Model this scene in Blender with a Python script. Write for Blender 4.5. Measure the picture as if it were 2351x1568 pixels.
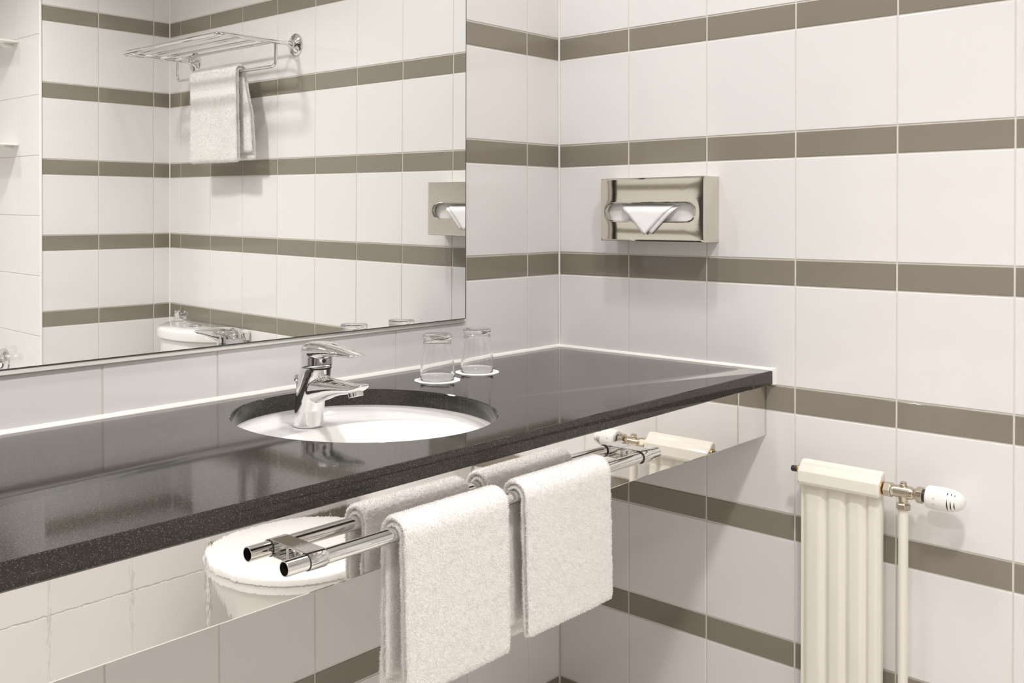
import bpy, bmesh, math, random
import numpy as np
from mathutils import Vector, Matrix, noise

random.seed(7)
rng = np.random.default_rng(11)
for o in list(bpy.data.objects):
    bpy.data.objects.remove(o)
SC = bpy.context.scene
COL = SC.collection

# ------------------------------------------------------------------ camera
cam_d = bpy.data.cameras.new('camera')
cam = bpy.data.objects.new('camera', cam_d)
COL.objects.link(cam)
R_ = (0.669224, -0.743060, 0.0)
yaw, pitch, roll = 0.83766, 0.01372, -0.00174
fw = Vector((math.sin(yaw)*math.cos(pitch), math.cos(yaw)*math.cos(pitch), -math.sin(pitch)))
rt = Vector((math.cos(yaw), -math.sin(yaw), 0.0))
up = rt.cross(fw)
rt2 = rt*math.cos(roll) + up*math.sin(roll)
up2 = up*math.cos(roll) - rt*math.sin(roll)
M = Matrix((rt2, up2, -fw)).transposed().to_4x4()
M.translation = Vector((-1.82714, -1.49440, 1.19326))
cam.matrix_world = M
cam_d.sensor_fit = 'HORIZONTAL'
cam_d.sensor_width = 36.0
cam_d.lens = 2279.145*36.0/2351.0
cam_d.shift_x = 0.0
cam_d.shift_y = (523.376-784.0)/2351.0
cam_d.clip_start = 0.02
SC.camera = cam

# ------------------------------------------------------------------ world, lights, exposure
w = bpy.data.worlds.new('world')
SC.world = w
w.use_nodes = True
w.node_tree.nodes['Background'].inputs[0].default_value = (0.9, 0.88, 0.84, 1)
w.node_tree.nodes['Background'].inputs[1].default_value = 0.05
SC.view_settings.view_transform = 'Standard'
SC.view_settings.look = 'None'
SC.view_settings.gamma = 1.0
SC.view_settings.use_curve_mapping = False
SC.view_settings.exposure = -0.05
SC.cycles.use_denoising = True
SC.cycles.max_bounces = 16
SC.cycles.diffuse_bounces = 8
SC.cycles.glossy_bounces = 8
SC.cycles.transmission_bounces = 12
SC.cycles.transparent_max_bounces = 12
SC.cycles.sample_clamp_indirect = 8.0
SC.cycles.caustics_reflective = True
SC.cycles.caustics_refractive = True

CEIL = 2.45
LAMPS = [  # x, y, radius, watts
    (-0.58, -0.48, 0.07, 5.2),
    (-1.05, -1.30, 0.10, 15.0),
    (-2.15, -1.25, 0.10, 10.0),
    (-1.40, -2.30, 0.09, 5.0),
]
WALL_LAMPS = [(-0.55, 2.2), (-1.75, 1.2)]         # spot heads on the wall above the mirror: x, watts

# ------------------------------------------------------------------ helpers
def link(o, parent=None):
    COL.objects.link(o)
    if parent is not None:
        o.parent = parent
    return o

def tag(o, label=None, cat=None, group=None, kind=None):
    if label: o['label'] = label
    if cat: o['category'] = cat
    if group: o['group'] = group
    if kind: o['kind'] = kind
    return o

def empty(name, loc=(0, 0, 0), label=None, cat=None, group=None, kind=None):
    o = bpy.data.objects.new(name, None)
    o.empty_display_size = 0.05
    o.location = loc
    COL.objects.link(o)
    return tag(o, label, cat, group, kind)

def loc_of(parent):
    """world offset of a parent chain (all my parents are only translated)"""
    v = Vector((0, 0, 0))
    while parent is not None:
        v += Vector(parent.location)
        parent = parent.parent
    return v

def mesh_obj(name, verts, faces, mat, parent=None, smooth=False, world=True, sharp=None):
    """verts are in world coordinates; the object is placed under its parent so they stay there"""
    me = bpy.data.meshes.new(name)
    off = loc_of(parent) if world else Vector((0, 0, 0))
    me.from_pydata([(v[0]-off.x, v[1]-off.y, v[2]-off.z) for v in verts], [], faces)
    me.validate()
    bm = bmesh.new(); bm.from_mesh(me)
    bmesh.ops.recalc_face_normals(bm, faces=bm.faces)
    bm.to_mesh(me); bm.free()
    if mat: me.materials.append(mat)
    if smooth:
        me.polygons.foreach_set('use_smooth', [True]*len(me.polygons))
        if sharp is not None:
            me.set_sharp_from_angle(angle=math.radians(sharp))
    return link(bpy.data.objects.new(name, me), parent)

def bevel_mod(o, width, seg=2, angle=35):
    m = o.modifiers.new('bevel', 'BEVEL')
    m.width = width; m.segments = seg; m.limit_method = 'ANGLE'; m.angle_limit = math.radians(angle)
    m.harden_normals = True
    return o

def box_vf(x0, x1, y0, y1, z0, z1):
    v = [(x, y, z) for x in (x0, x1) for y in (y0, y1) for z in (z0, z1)]
    f = [(0, 1, 3, 2), (4, 6, 7, 5), (0, 4, 5, 1), (2, 3, 7, 6), (0, 2, 6, 4), (1, 5, 7, 3)]
    return v, f

def box(name, x0, x1, y0, y1, z0, z1, mat, parent=None, bevel=0, seg=2):
    v, f = box_vf(x0, x1, y0, y1, z0, z1)
    o = mesh_obj(name, v, f, mat, parent, smooth=bevel > 0, sharp=30)
    if bevel: bevel_mod(o, bevel, seg)
    return o

def frame_of(d):
    d = Vector(d).normalized()
    a = Vector((0, 0, 1)) if abs(d.z) < 0.9 else Vector((1, 0, 0))
    u = d.cross(a).normalized()
    return u, d.cross(u).normalized()

def rings_vf(rings, close=True, caps=(True, True)):
    n = len(rings[0]); v = []; f = []
    for r in rings: v += [tuple(p) for p in r]
    for i in range(len(rings)-1):
        for j in range(n if close else n-1):
            a = i*n+j; b = i*n+(j+1) % n
            f.append((a, b, b+n, a+n))
    if caps[0]: f.append(tuple(range(n))[::-1])
    if caps[1]: f.append(tuple(range((len(rings)-1)*n, len(rings)*n)))
    return v, f

def lathe(name, origin, axis, prof, mat, parent=None, n=32, caps=(True, True), closed_prof=False, sharp=40, hexa=False):
    """prof: list of (distance along axis, radius)"""
    o = Vector(origin); d = Vector(axis).normalized(); u, w_ = frame_of(d)
    if hexa: n = 6
    rings = []
    for t, r in prof:
        rings.append([o + d*t + (u*math.cos(2*math.pi*k/n) + w_*math.sin(2*math.pi*k/n))*max(r, 1e-5) for k in range(n)])
    if closed_prof:
        rings.append(rings[0]); caps = (False, False)
    v, f = rings_vf(rings, caps=caps)
    ob = mesh_obj(name, v, f, mat, parent, smooth=True, sharp=sharp)
    if closed_prof:
        bm = bmesh.new(); bm.from_mesh(ob.data)
        bmesh.ops.remove_doubles(bm, verts=bm.verts, dist=1e-7)
        bmesh.ops.recalc_face_normals(bm, faces=bm.faces)
        bm.to_mesh(ob.data); bm.free()
    return ob

def tube_rings(pts, r, n=14):
    pts = [Vector(p) for p in pts]
    rings = []
    u = None
    for i, p in enumerate(pts):
        if i == 0: d = pts[1]-p
        elif i == len(pts)-1: d = p-pts[i-1]
        else: d = (pts[i+1]-p).normalized() + (p-pts[i-1]).normalized()
        d.normalize()
        if u is None: u, w_ = frame_of(d)
        u = (u - d*u.dot(d)).normalized(); w_ = d.cross(u)
        rr = r[i] if isinstance(r, (list, tuple)) else r
        rings.append([p + (u*math.cos(2*math.pi*k/n) + w_*math.sin(2*math.pi*k/n))*rr for k in range(n)])
    return rings

def tube(name, pts, r, mat, parent=None, n=14, caps=(True, True)):
    v, f = rings_vf(tube_rings(pts, r, n), caps=caps)
    return mesh_obj(name, v, f, mat, parent, smooth=True, sharp=50)

def bend(pts, rad, seg=6):
    """round the inner corners of a polyline"""
    pts = [Vector(p) for p in pts]; out = [pts[0]]
    for i in range(1, len(pts)-1):
        p = pts[i]; a = (pts[i-1]-p).normalized(); b = (pts[i+1]-p).normalized()
        p0 = p + a*rad; p1 = p + b*rad
        for k in range(seg+1):
            t = k/seg
            out.append(p0*(1-t)**2 + p*2*t*(1-t) + p1*t*t)
    out.append(pts[-1])
    return out

# ------------------------------------------------------------------ materials
def principled(name, color, rough=0.5, metal=0.0, ior=1.5, coat=0.0, sheen=0.0, trans=0.0):
    m = bpy.data.materials.new(name); m.use_nodes = True
    b = m.node_tree.nodes['Principled BSDF']
    b.inputs['Base Color'].default_value = (*color, 1)
    b.inputs['Roughness'].default_value = rough
    b.inputs['Metallic'].default_value = metal
    b.inputs['IOR'].default_value = ior
    b.inputs['Coat Weight'].default_value = coat
    b.inputs['Sheen Weight'].default_value = sheen
    b.inputs['Transmission Weight'].default_value = trans
    return m

def add_bump(m, scale, dist, stretch=(1, 1, 1), detail=2.0, second=None):
    nt = m.node_tree; b = nt.nodes['Principled BSDF']
    tc = nt.nodes.new('ShaderNodeTexCoord'); mp = nt.nodes.new('ShaderNodeMapping')
    nz = nt.nodes.new('ShaderNodeTexNoise'); bp = nt.nodes.new('ShaderNodeBump')
    mp.inputs['Scale'].default_value = stretch
    nz.inputs['Scale'].default_value = scale; nz.inputs['Detail'].default_value = detail
    bp.inputs['Distance'].default_value = dist; bp.inputs['Strength'].default_value = 1.0
    # object coordinates keep the relief fixed to the thing; object info shifts it from piece to piece
    oi = nt.nodes.new('ShaderNodeObjectInfo'); va = nt.nodes.new('ShaderNodeVectorMath'); va.operation = 'ADD'
    sc = nt.nodes.new('ShaderNodeMath'); sc.operation = 'MULTIPLY'; sc.inputs[1].default_value = 37.0
    nt.links.new(oi.outputs['Random'], sc.inputs[0])
    nt.links.new(tc.outputs['Object'], va.inputs[0]); nt.links.new(sc.outputs[0], va.inputs[1])
    nt.links.new(va.outputs[0], mp.inputs['Vector']); nt.links.new(mp.outputs[0], nz.inputs['Vector'])
    nt.links.new(nz.outputs['Fac'], bp.inputs['Height'])
    last = bp
    if second:
        s2, d2, st2 = second
        mp2 = nt.nodes.new('ShaderNodeMapping'); mp2.inputs['Scale'].default_value = st2
        nz2 = nt.nodes.new('ShaderNodeTexNoise'); nz2.inputs['Scale'].default_value = s2; nz2.inputs['Detail'].default_value = 1.0
        bp2 = nt.nodes.new('ShaderNodeBump'); bp2.inputs['Distance'].default_value = d2
        nt.links.new(va.outputs[0], mp2.inputs['Vector']); nt.links.new(mp2.outputs[0], nz2.inputs['Vector'])
        nt.links.new(nz2.outputs['Fac'], bp2.inputs['Height']); nt.links.new(bp.outputs[0], bp2.inputs['Normal'])
        last = bp2
    nt.links.new(last.outputs[0], b.inputs['Normal'])
    return m

def vary(m, color, amount=0.03):
    """tiny tone difference from piece to piece"""
    nt = m.node_tree; b = nt.nodes['Principled BSDF']
    oi = nt.nodes.new('ShaderNodeObjectInfo'); mr = nt.nodes.new('ShaderNodeMapRange')
    mr.inputs['To Min'].default_value = 1-amount; mr.inputs['To Max'].default_value = 1+amount
    mx = nt.nodes.new('ShaderNodeVectorMath'); mx.operation = 'SCALE'; mx.inputs[0].default_value = color
    nt.links.new(oi.outputs['Random'], mr.inputs['Value']); nt.links.new(mr.outputs[0], mx.inputs['Scale'])
    nt.links.new(mx.outputs[0], b.inputs['Base Color'])
    return m

WHITE = (0.82, 0.80, 0.792)
m_tile = vary(add_bump(principled('white_glaze', WHITE, 0.07), 9.0, 0.0009, detail=1.0), WHITE, 0.012)
GREY = (0.262, 0.233, 0.190)
m_stripe = vary(add_bump(principled('taupe_glaze', GREY, 0.09), 12.0, 0.0007, detail=1.0), GREY, 0.03)
m_grout = add_bump(principled('grout', (0.72, 0.69, 0.63), 0.8), 300.0, 0.0004)
m_seal = add_bump(principled('silicone', (0.88, 0.86, 0.82), 0.35), 25.0, 0.001)
m_ceiling = principled('ceiling_paint', (0.88, 0.87, 0.86), 0.8)
m_floor = principled('floor_tile', (0.80, 0.77, 0.71), 0.35)
m_mirror = principled('mirror_silver', (0.93, 0.945, 0.93), 0.0, 1.0)
m_mirror_edge = principled('mirror_edge', (0.05, 0.055, 0.045), 0.25)
m_chrome = principled('chrome', (0.78, 0.78, 0.77), 0.03, 1.0)
m_chrome_dark = principled('tube_inside', (0.10, 0.085, 0.06), 0.4, 0.8)
m_dark = principled('dark_plastic', (0.035, 0.032, 0.03), 0.4)
m_steel = add_bump(principled('polished_steel', (0.90, 0.885, 0.87), 0.012, 1.0), 170.0, 0.000014, (1, 1, 0.35), 2.0,
                   second=(2.2, 0.00016, (1, 1, 0.5)))
m_steel_box = add_bump(principled('polished_steel_case', (0.72, 0.69, 0.62), 0.05, 1.0), 7.0, 0.0006, (1, 1, 0.6), 0.0)
m_porcelain = principled('porcelain', (0.83, 0.815, 0.80), 0.06, coat=0.3)
m_plastic = principled('white_plastic', (0.88, 0.87, 0.84), 0.25)
m_enamel = principled('radiator_enamel', (0.84, 0.805, 0.72), 0.22)
m_nickel = add_bump(principled('nickel_plated_brass', (0.62, 0.56, 0.46), 0.27, 1.0), 200.0, 0.0001)
m_brass = principled('brass_thread', (0.60, 0.42, 0.20), 0.35, 1.0)
m_towel = principled('terry_cloth', (0.80, 0.78, 0.765), 0.95)
def pile_mat():
    m = bpy.data.materials.new('terry_loops'); m.use_nodes = True
    nt = m.node_tree; nt.nodes.clear()
    out = nt.nodes.new('ShaderNodeOutputMaterial'); mx = nt.nodes.new('ShaderNodeMixShader')
    d = nt.nodes.new('ShaderNodeBsdfDiffuse'); t = nt.nodes.new('ShaderNodeBsdfTranslucent')
    for q in (d, t): q.inputs['Color'].default_value = (0.90, 0.885, 0.87, 1)
    mx.inputs[0].default_value = 0.5
    nt.links.new(d.outputs[0], mx.inputs[1]); nt.links.new(t.outputs[0], mx.inputs[2]); nt.links.new(mx.outputs[0], out.inputs[0])
    return m
m_pile = pile_mat()
m_paper = principled('tissue_paper', (0.94, 0.935, 0.93), 0.9)
m_coaster = principled('coaster_paper', (0.92, 0.91, 0.89), 0.8)
m_print = principled('coaster_print', (0.45, 0.45, 0.42), 0.8)
m_dial_print = principled('dial_print', (0.42, 0.40, 0.37), 0.7)
m_added_door = principled('added_dark_door', (0.05, 0.042, 0.036), 0.35)
m_void = principled('vent_slit_inside', (0.02, 0.018, 0.015), 0.9)
m_glass = principled('clear_glass', (1, 1, 1), 0.0, 0.0, 1.48, trans=1.0)
m_white_lid = principled('toilet_seat_plastic', (0.90, 0.89, 0.87), 0.12)

def granite():
    m = bpy.data.materials.new('black_granite'); m.use_nodes = True
    nt = m.node_tree; b = nt.nodes['Principled BSDF']
    tc = nt.nodes.new('ShaderNodeTexCoord')
    def L(a, c): nt.links.new(a, c)
    vo = nt.nodes.new('ShaderNodeTexVoronoi'); vo.inputs['Scale'].default_value = 900.0
    L(tc.outputs['Object'], vo.inputs['Vector'])
    sep = nt.nodes.new('ShaderNodeSeparateColor'); L(vo.outputs['Color'], sep.inputs[0])
    gate = nt.nodes.new('ShaderNodeMapRange'); gate.inputs['From Min'].default_value = 0.55; gate.inputs['From Max'].default_value = 1.0
    L(sep.outputs[0], gate.inputs['Value'])
    dist = nt.nodes.new('ShaderNodeMapRange'); dist.inputs['From Min'].default_value = 0.42; dist.inputs['From Max'].default_value = 0.15
    L(vo.outputs['Distance'], dist.inputs['Value'])
    mu = nt.nodes.new('ShaderNodeMath'); mu.operation = 'MULTIPLY'; L(gate.outputs[0], mu.inputs[0]); L(dist.outputs[0], mu.inputs[1])
    nz = nt.nodes.new('ShaderNodeTexNoise'); nz.inputs['Scale'].default_value = 420.0; nz.inputs['Detail'].default_value = 4.0
    L(tc.outputs['Object'], nz.inputs['Vector'])
    base = nt.nodes.new('ShaderNodeMix'); base.data_type = 'RGBA'
    base.inputs['A'].default_value = (0.012, 0.011, 0.009, 1); base.inputs['B'].default_value = (0.032, 0.029, 0.025, 1)
    L(nz.outputs['Fac'], base.inputs['Factor'])
    mix = nt.nodes.new('ShaderNodeMix'); mix.data_type = 'RGBA'
    L(mu.outputs[0], mix.inputs['Factor']); L(base.outputs['Result'], mix.inputs['A'])
    mix.inputs['B'].default_value = (0.30, 0.28, 0.24, 1)
    L(mix.outputs['Result'], b.inputs['Base Color'])
    b.inputs['Roughness'].default_value = 0.062
    b.inputs['IOR'].default_value = 1.47
    b.inputs['Specular Tint'].default_value = (0.93, 0.86, 0.77, 1)
    return m
m_granite = granite()

def emit_mat():
    m = bpy.data.materials.new('lamp_glass'); m.use_nodes = True
    b = m.node_tree.nodes['Principled BSDF']
    b.inputs['Base Color'].default_value = (0.9, 0.9, 0.88, 1)
    b.inputs['Emission Color'].default_value = (1.0, 0.95, 0.88, 1)
    b.inputs['Emission Strength'].default_value = 12.0
    return m
m_lamp = emit_mat()

# ------------------------------------------------------------------ room constants (metres; corner of the two tiled walls is x=y=0)
ZA, PER, ST = 1.60668, 0.25281, 0.04876          # top of the stripe A, vertical period, stripe height
JG = 0.0036                                       # joint width
D = 1.87472                                       # distance to the opposite wall
XE = 0.45617                                      # outer corner of the opposite wall
XL, YB = -2.9, -2.75                              # left wall, end wall behind the bath

# ------------------------------------------------------------------ shell
gd = 0.0016                                       # joints lie this deep behind the tile faces
def struct(name, x0, x1, y0, y1, z0, z1, mat):
    o = box(name, x0, x1, y0, y1, z0, z1, mat)
    return tag(o, kind='structure')

floor = struct('floor', XL-0.1, 0.1, YB-0.1, 0.1, -0.1, 0.0, m_floor)
ceiling = struct('ceiling', XL-0.1, 0.1, YB-0.1, 0.1, CEIL, CEIL+0.1, m_ceiling)
wall_back = struct('wall_back', XL-0.1, 0.1, gd, 0.1, 0.0, CEIL, m_grout)
wall_right = struct('wall_right', gd, 0.1, -D-0.1, gd, 0.0, CEIL, m_grout)
wall_front = struct('wall_front', -XE+gd, 0.1, YB-0.1, -D-gd, 0.0, CEIL, m_grout)
wall_left = struct('wall_left', XL-0.1, XL-gd, YB-0.1, 0.1, 0.0, CEIL, m_grout)
wall_end = struct('wall_end', XL-0.1, -XE+gd, YB-0.1, YB-gd, 0.0, CEIL, m_grout)

tile_cache = {}
def tile_mesh(w_, h_, mat, name):
    """a glazed tile standing in the local XZ plane, face towards -Y, with a rounded (two-step) edge"""
    key = (round(w_, 4), round(h_, 4), mat.name)
    if key in tile_cache: return tile_cache[key]
    def ring(i, y):
        return [(-w_/2+i, y, -h_/2+i), (w_/2-i, y, -h_/2+i), (w_/2-i, y, h_/2-i), (-w_/2+i, y, h_/2-i)]
    rings = [ring(0, 0.004), ring(0, 0.0011), ring(0.0004, 0.0004), ring(0.0013, 0.0)]
    v = []; f = []
    for r in rings: v += r
    for k in range(3):
        for j in range(4):
            a = k*4+j; b = k*4+(j+1) % 4
            f.append((a, b, b+4, a+4))
    f.append((12, 13, 14, 15))
    me = bpy.data.meshes.new(name); me.from_pydata(v, [], f)
    bm = bmesh.new(); bm.from_mesh(me)
    for fc in bm.faces:
        if fc.normal.dot(Vector((0, -1, 0))) < 0 and abs(fc.normal.y) > 0.9: fc.normal_flip()
    bmesh.ops.recalc_face_normals(bm, faces=bm.faces)
    if bm.faces[-1:] and False: pass
    bm.to_mesh(me); bm.free()
    # make sure the face looks to -Y
    big = max(me.polygons, key=lambda p: p.area)
    if big.normal.y > 0: me.flip_normals()
    me.materials.append(mat)
    tile_cache[key] = me
    return me

def lay_tile(wall, facing, u0, u1, z0, z1, mat, name):
    """facing: 'back' (u = x, face to -Y), 'right' (u = y, face to -X), 'front' (u = x, face to +Y), 'alcove' (u=y, face to -X)"""
    if u1-u0 < 0.006 or z1-z0 < 0.006: return
    me = tile_mesh(u1-u0, z1-z0, mat, name)
    o = bpy.data.objects.new(name, me)
    uc, zc = (u0+u1)/2, (z0+z1)/2
    dt = [random.gauss(0, 1) for _ in range(3)]
    k = 0.0007
    if facing == 'back': loc = (uc, 0.0, zc); rz = 0.0
    elif facing == 'right': loc = (0.0, uc, zc); rz = -math.pi/2
    elif facing == 'front': loc = (uc, -D, zc); rz = math.pi
    elif facing == 'alcove': loc = (-XE, uc, zc); rz = -math.pi/2
    elif facing == 'left': loc = (XL, uc, zc); rz = math.pi/2
    elif facing == 'end': loc = (uc, YB, zc); rz = math.pi
    o.rotation_euler = (dt[0]*k, 0, rz + dt[1]*k)
    off = loc_of(wall)
    o.location = (loc[0]-off.x, loc[1]-off.y, loc[2]-off.z)
    link(o, wall)

def rows():
    out = []
    for k in range(-4, 8):
        t = ZA - k*PER
        out.append(('stripe', t-ST, t))
        out.append(('white', t-PER+JG*0.5+0.0012, t-ST-JG*0.5-0.0012))
    return out
ROWS = rows()

def tile_wall(wall, facing, joints, holes=(), zmin=0.004, zmax=CEIL-0.004):
    """joints: increasing list of joint centres along the wall"""
    for a, b in zip(joints[:-1], joints[1:]):
        for kind, z0, z1 in ROWS:
            z0c, z1c = max(z0, zmin), min(z1, zmax)
            if z1c-z0c < 0.006: continue
            u0, u1 = a+JG/2, b-JG/2
            if kind == 'white': u0 -= 0.0006; u1 += 0.0006
            skip = False
            for (h0, h1, g0, g1) in holes:
                if u0 > h0-0.02 and u1 < h1+0.02 and z0c < g1 and z1c > g0:
                    if z0c < g0 and g0-z0c > 0.01: z1c = g0      # tile cut under the hole
                    elif z1c > g1 and z1c-g1 > 0.01: z0c = g1
                    else: skip = True
            if skip or z1c-z0c < 0.006: continue
            lay_tile(wall, facing, u0, u1, z0c, z1c, m_tile if kind == 'white' else m_stripe, 'tile')

X0J = 0.11398
MIR_X1, MIR_Z0, MIR_Z1, MIR_X0 = -0.3300, 0.9722, 1.98, -2.42
bj = [0.0, -X0J]
while bj[-1] > XL+0.2: bj.append(bj[-1]-0.2)
bj.append(XL)
bj = sorted(bj); bj[-1] = -0.0012
tile_wall(wall_back, 'back', bj, holes=[(MIR_X0, -X0J-0.2, 0.9625, 1.985)])
rj = [-0.0012]
y = -0.19995
while y > -D+0.02: rj.append(y); y -= 0.2
rj.append(-D)
tile_wall(wall_right, 'right', sorted(rj))
tile_wall(wall_front, 'front', sorted([0.0, -0.0622, -0.2622, -XE+JG/2]))

def plain_tiles(wall, facing, ua, ub, step, z00, hstep, zmin=0.004, zmax=CEIL-0.004):
    us = [ub]
    while us[-1]-step > ua+0.02: us.append(us[-1]-step)
    us.append(ua); us = sorted(us)
    z = z00
    while z > zmin: z -= hstep
    zs = []
    while z < zmax+hstep: zs.append(z); z += hstep
    for a, b in zip(us[:-1], us[1:]):
        for c, d in zip(zs[:-1], zs[1:]):
            lay_tile(wall, facing, a+0.001, b-0.001, max(c+0.001, zmin), min(d-0.001, zmax), m_tile, 'tile')
plain_tiles(wall_front, 'alcove', YB, -D-0.0036, 0.2, 0.767, 0.2)

def tile_field(wall, facing, ua, ub, plain=False):
    """walls the photo does not show: one joined field of tiles"""
    V = []; F = []
    us = []
    u = ub
    while u > ua: us.append(u); u -= 0.2
    us.append(ua); us = sorted(us)
    rws = ROWS if not plain else [('white', 0.167+0.2*k+0.0015, 0.367+0.2*k-0.0015) for k in range(-1, 12)]
    mats = []
    for a, b in zip(us[:-1], us[1:]):
        for kind, z0, z1 in rws:
            z0, z1 = max(z0, 0.004), min(z1, CEIL-0.004)
            if z1-z0 < 0.006 or b-a < 0.01: continue
            a_, b_ = a+JG/2, b-JG/2
            if facing == 'left': v, f = box_vf(XL-0.004, XL, a_, b_, z0, z1)
            else: v, f = box_vf(a_, b_, YB-0.004, YB, z0, z1)
            n = len(V); V += v; F += [tuple(i+n for i in q) for q in f]; mats += [0 if kind == 'white' else 1]*6
    o = mesh_obj('tile_field', V, F, m_tile, wall)
    o.data.materials.append(m_stripe)
    o.data.polygons.foreach_set('material_index', mats)
    o['kind'] = 'stuff'
tile_field(wall_left, 'left', YB, -0.002)
tile_field(wall_end, 'end', XL, -XE, plain=True)

# floor tiles (never in the picture, only in reflections): joined
V = []; F = []
x = XL
while x < -0.01:
    y = -D if x > -XE-0.1 else YB
    y = YB
    while y < -0.01:
        if not (x+0.3 > -XE and y < -D):
            v, f = box_vf(x+0.002, min(x+0.298, -0.003), y+0.002, min(y+0.298, -0.003), -0.004, 0.0015)
            n = len(V); V += v; F += [tuple(i+n for i in q) for q in f]
        y += 0.3
    x += 0.3
fl = mesh_obj('floor_tiles', V, F, m_floor, floor); fl['kind'] = 'stuff'

# dark door added behind the camera, unseen, to put darks into the chrome reflections
dr = empty('added_door_1', (XL, -0.9, 0.0), kind='structure')
box('door_leaf', XL, XL+0.04, -1.19, -0.62, 0.005, 2.05, m_added_door, dr, bevel=0.003)
for y0, y1, z0, z1 in ((-1.245, -1.195, 0.0, 2.11), (-0.615, -0.565, 0.0, 2.11), (-1.195, -0.615, 2.055, 2.11)):
    box('door_frame', XL, XL+0.055, y0, y1, z0, z1, m_added_door, dr, bevel=0.003)
lathe('door_handle', (XL+0.04, -0.70, 1.02), (1, 0, 0), [(0, 0.024), (0.006, 0.024), (0.008, 0.009), (0.05, 0.009), (0.06, 0.018), (0.07, 0.012)], m_chrome, dr, 24)

# corner seals
def bead(name, p0, p1, r, a0, a1, parent, wob=0.0004, n=60, seg=7):
    """quarter-round silicone bead from p0 to p1; a0, a1 are the two directions it leans against"""
    p0, p1, a0, a1 = map(Vector, (p0, p1, a0, a1))
    rings = []
    for i in range(n+1):
        t = i/n; p = p0.lerp(p1, t)
        rr = r*(1 + 0.10*noise.noise(Vector((t*(p1-p0).length*30, 3.1, 0.7)))) + wob*noise.noise(Vector((t*90, 0, 0)))
        ring = [p]
        for k in range(seg+1):
            q = k/seg*math.pi/2
            # slightly concave fillet
            c, s = math.cos(q), math.sin(q)
            ring.append(p + a0*rr*(c**1.3) + a1*rr*(s**1.3))
        rings.append(ring)
    v, f = rings_vf(rings)
    return mesh_obj(name, v, f, m_seal, parent, smooth=True, sharp=60)
tr = bead('trim_1', (0, 0, 0.885), (0, 0, CEIL), 0.0028, (-1, 0, 0), (0, -1, 0), None)
tag(tr, 'thin white silicone line in the corner of the tiled walls', kind='structure')
tr2 = bead('trim_2', (0, -D, 0.0), (0, -D, CEIL), 0.0028, (-1, 0, 0), (0, 1, 0), None)
tag(tr2, kind='structure')
tr3 = box('trim_3', -XE-0.0045, -XE+0.003, -D-0.003, -D+0.0045, 0.0, CEIL, m_seal, None, bevel=0.003)
tag(tr3, kind='structure')

# ------------------------------------------------------------------ downlights
for i, (x, y, r, pw) in enumerate(LAMPS):
    nm = ['in front of the mirror', 'in the middle of the room', 'near the left wall', 'above the bathtub'][i]
    t = empty('downlight', (x, y, CEIL), 'round white recessed ceiling downlight ' + nm, 'lamp')
    lathe('trim_ring', (x, y, CEIL), (0, 0, -1), [(0, r+0.02), (0.004, r+0.018), (0.006, r+0.006), (0.002, r), (0, r)], m_plastic, t, 40, caps=(False, False))
    lathe('lamp_glass', (x, y, CEIL-0.0005), (0, 0, -1), [(0, r*0.98), (0.001, r*0.98)], m_lamp, t, 40)
    ld = bpy.data.lights.new('lamp', 'AREA'); ld.shape = 'DISK'; ld.size = 2*r*0.9; ld.energy = pw; ld.color = (1.0, 0.985, 0.978)
    ld.spread = math.radians(150 if i == 0 else 128)
    lo = bpy.data.objects.new('lamp', ld); link(lo, t); lo.location = (0, 0, -0.008)

for x, pw in WALL_LAMPS:
    t = empty('wall_spotlight', (x, 0, 2.15), 'small chrome spotlight on the wall above the mirror, ' + ('nearer the room corner' if x > -1 else 'nearer the left wall'), 'lamp')
    lathe('wall_plate', (x, 0, 2.15), (0, -1, 0), [(0, 0.035), (0.008, 0.034), (0.010, 0.01), (0.03, 0.008)], m_chrome, t, 28)
    lathe('lamp_head', (x, -0.050, 2.20), (0, 0, -1), [(0, 0.012), (0.004, 0.024), (0.05, 0.030), (0.05, 0.028), (0.03, 0.026), (0.03, 0.0)], m_chrome, t, 32, caps=(True, False))
    ld = bpy.data.lights.new('lamp', 'AREA'); ld.shape = 'DISK'; ld.size = 0.05; ld.energy = pw; ld.color = (1.0, 0.985, 0.978)
    lo = bpy.data.objects.new('lamp', ld); link(lo, t); lo.location = (0, -0.050, -0.002)

# ------------------------------------------------------------------ mirror
mx, my_, mt_ = 0.01209, -0.00552, -0.00643
def mir_y(x, z): return -mx + my_*(x+0.9) + mt_*(z-1.2)
mir = empty('wall_mirror', (-1.3, 0, MIR_Z0), 'large frameless wall mirror over the worktop reflecting the towel rack', 'mirror')
def slab_on_mirror(name, x0, x1, z0, z1, ya, yb, mat, parent):
    v = []
    for x in (x0, x1):
        for z in (z0, z1):
            v += [(x, mir_y(x, z)+ya, z), (x, mir_y(x, z)+yb, z)]
    f = [(0, 1, 3, 2), (4, 6, 7, 5), (0, 4, 5, 1), (2, 3, 7, 6), (0, 2, 6, 4), (1, 5, 7, 3)]
    return mesh_obj(name, v, f, mat, parent)
slab_on_mirror('mirror_glass', MIR_X0, MIR_X1-0.0022, MIR_Z0+0.0014, MIR_Z1, 0.0, 0.004, m_mirror, mir)
slab_on_mirror('edge_strip', MIR_X1-0.0022, MIR_X1, MIR_Z0, MIR_Z1, 0.0, 0.004, m_mirror_edge, mir)
slab_on_mirror('edge_strip', MIR_X0, MIR_X1-0.0022, MIR_Z0, MIR_Z0+0.0014, 0.0, 0.004, m_mirror_edge, mir)
v, f = [], []
for x in (MIR_X0+0.01, MIR_X1-0.004):
    for z in (MIR_Z0+0.004, MIR_Z1-0.01):
        v += [(x, mir_y(x, z)+0.004, z), (x, gd, z)]
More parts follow.
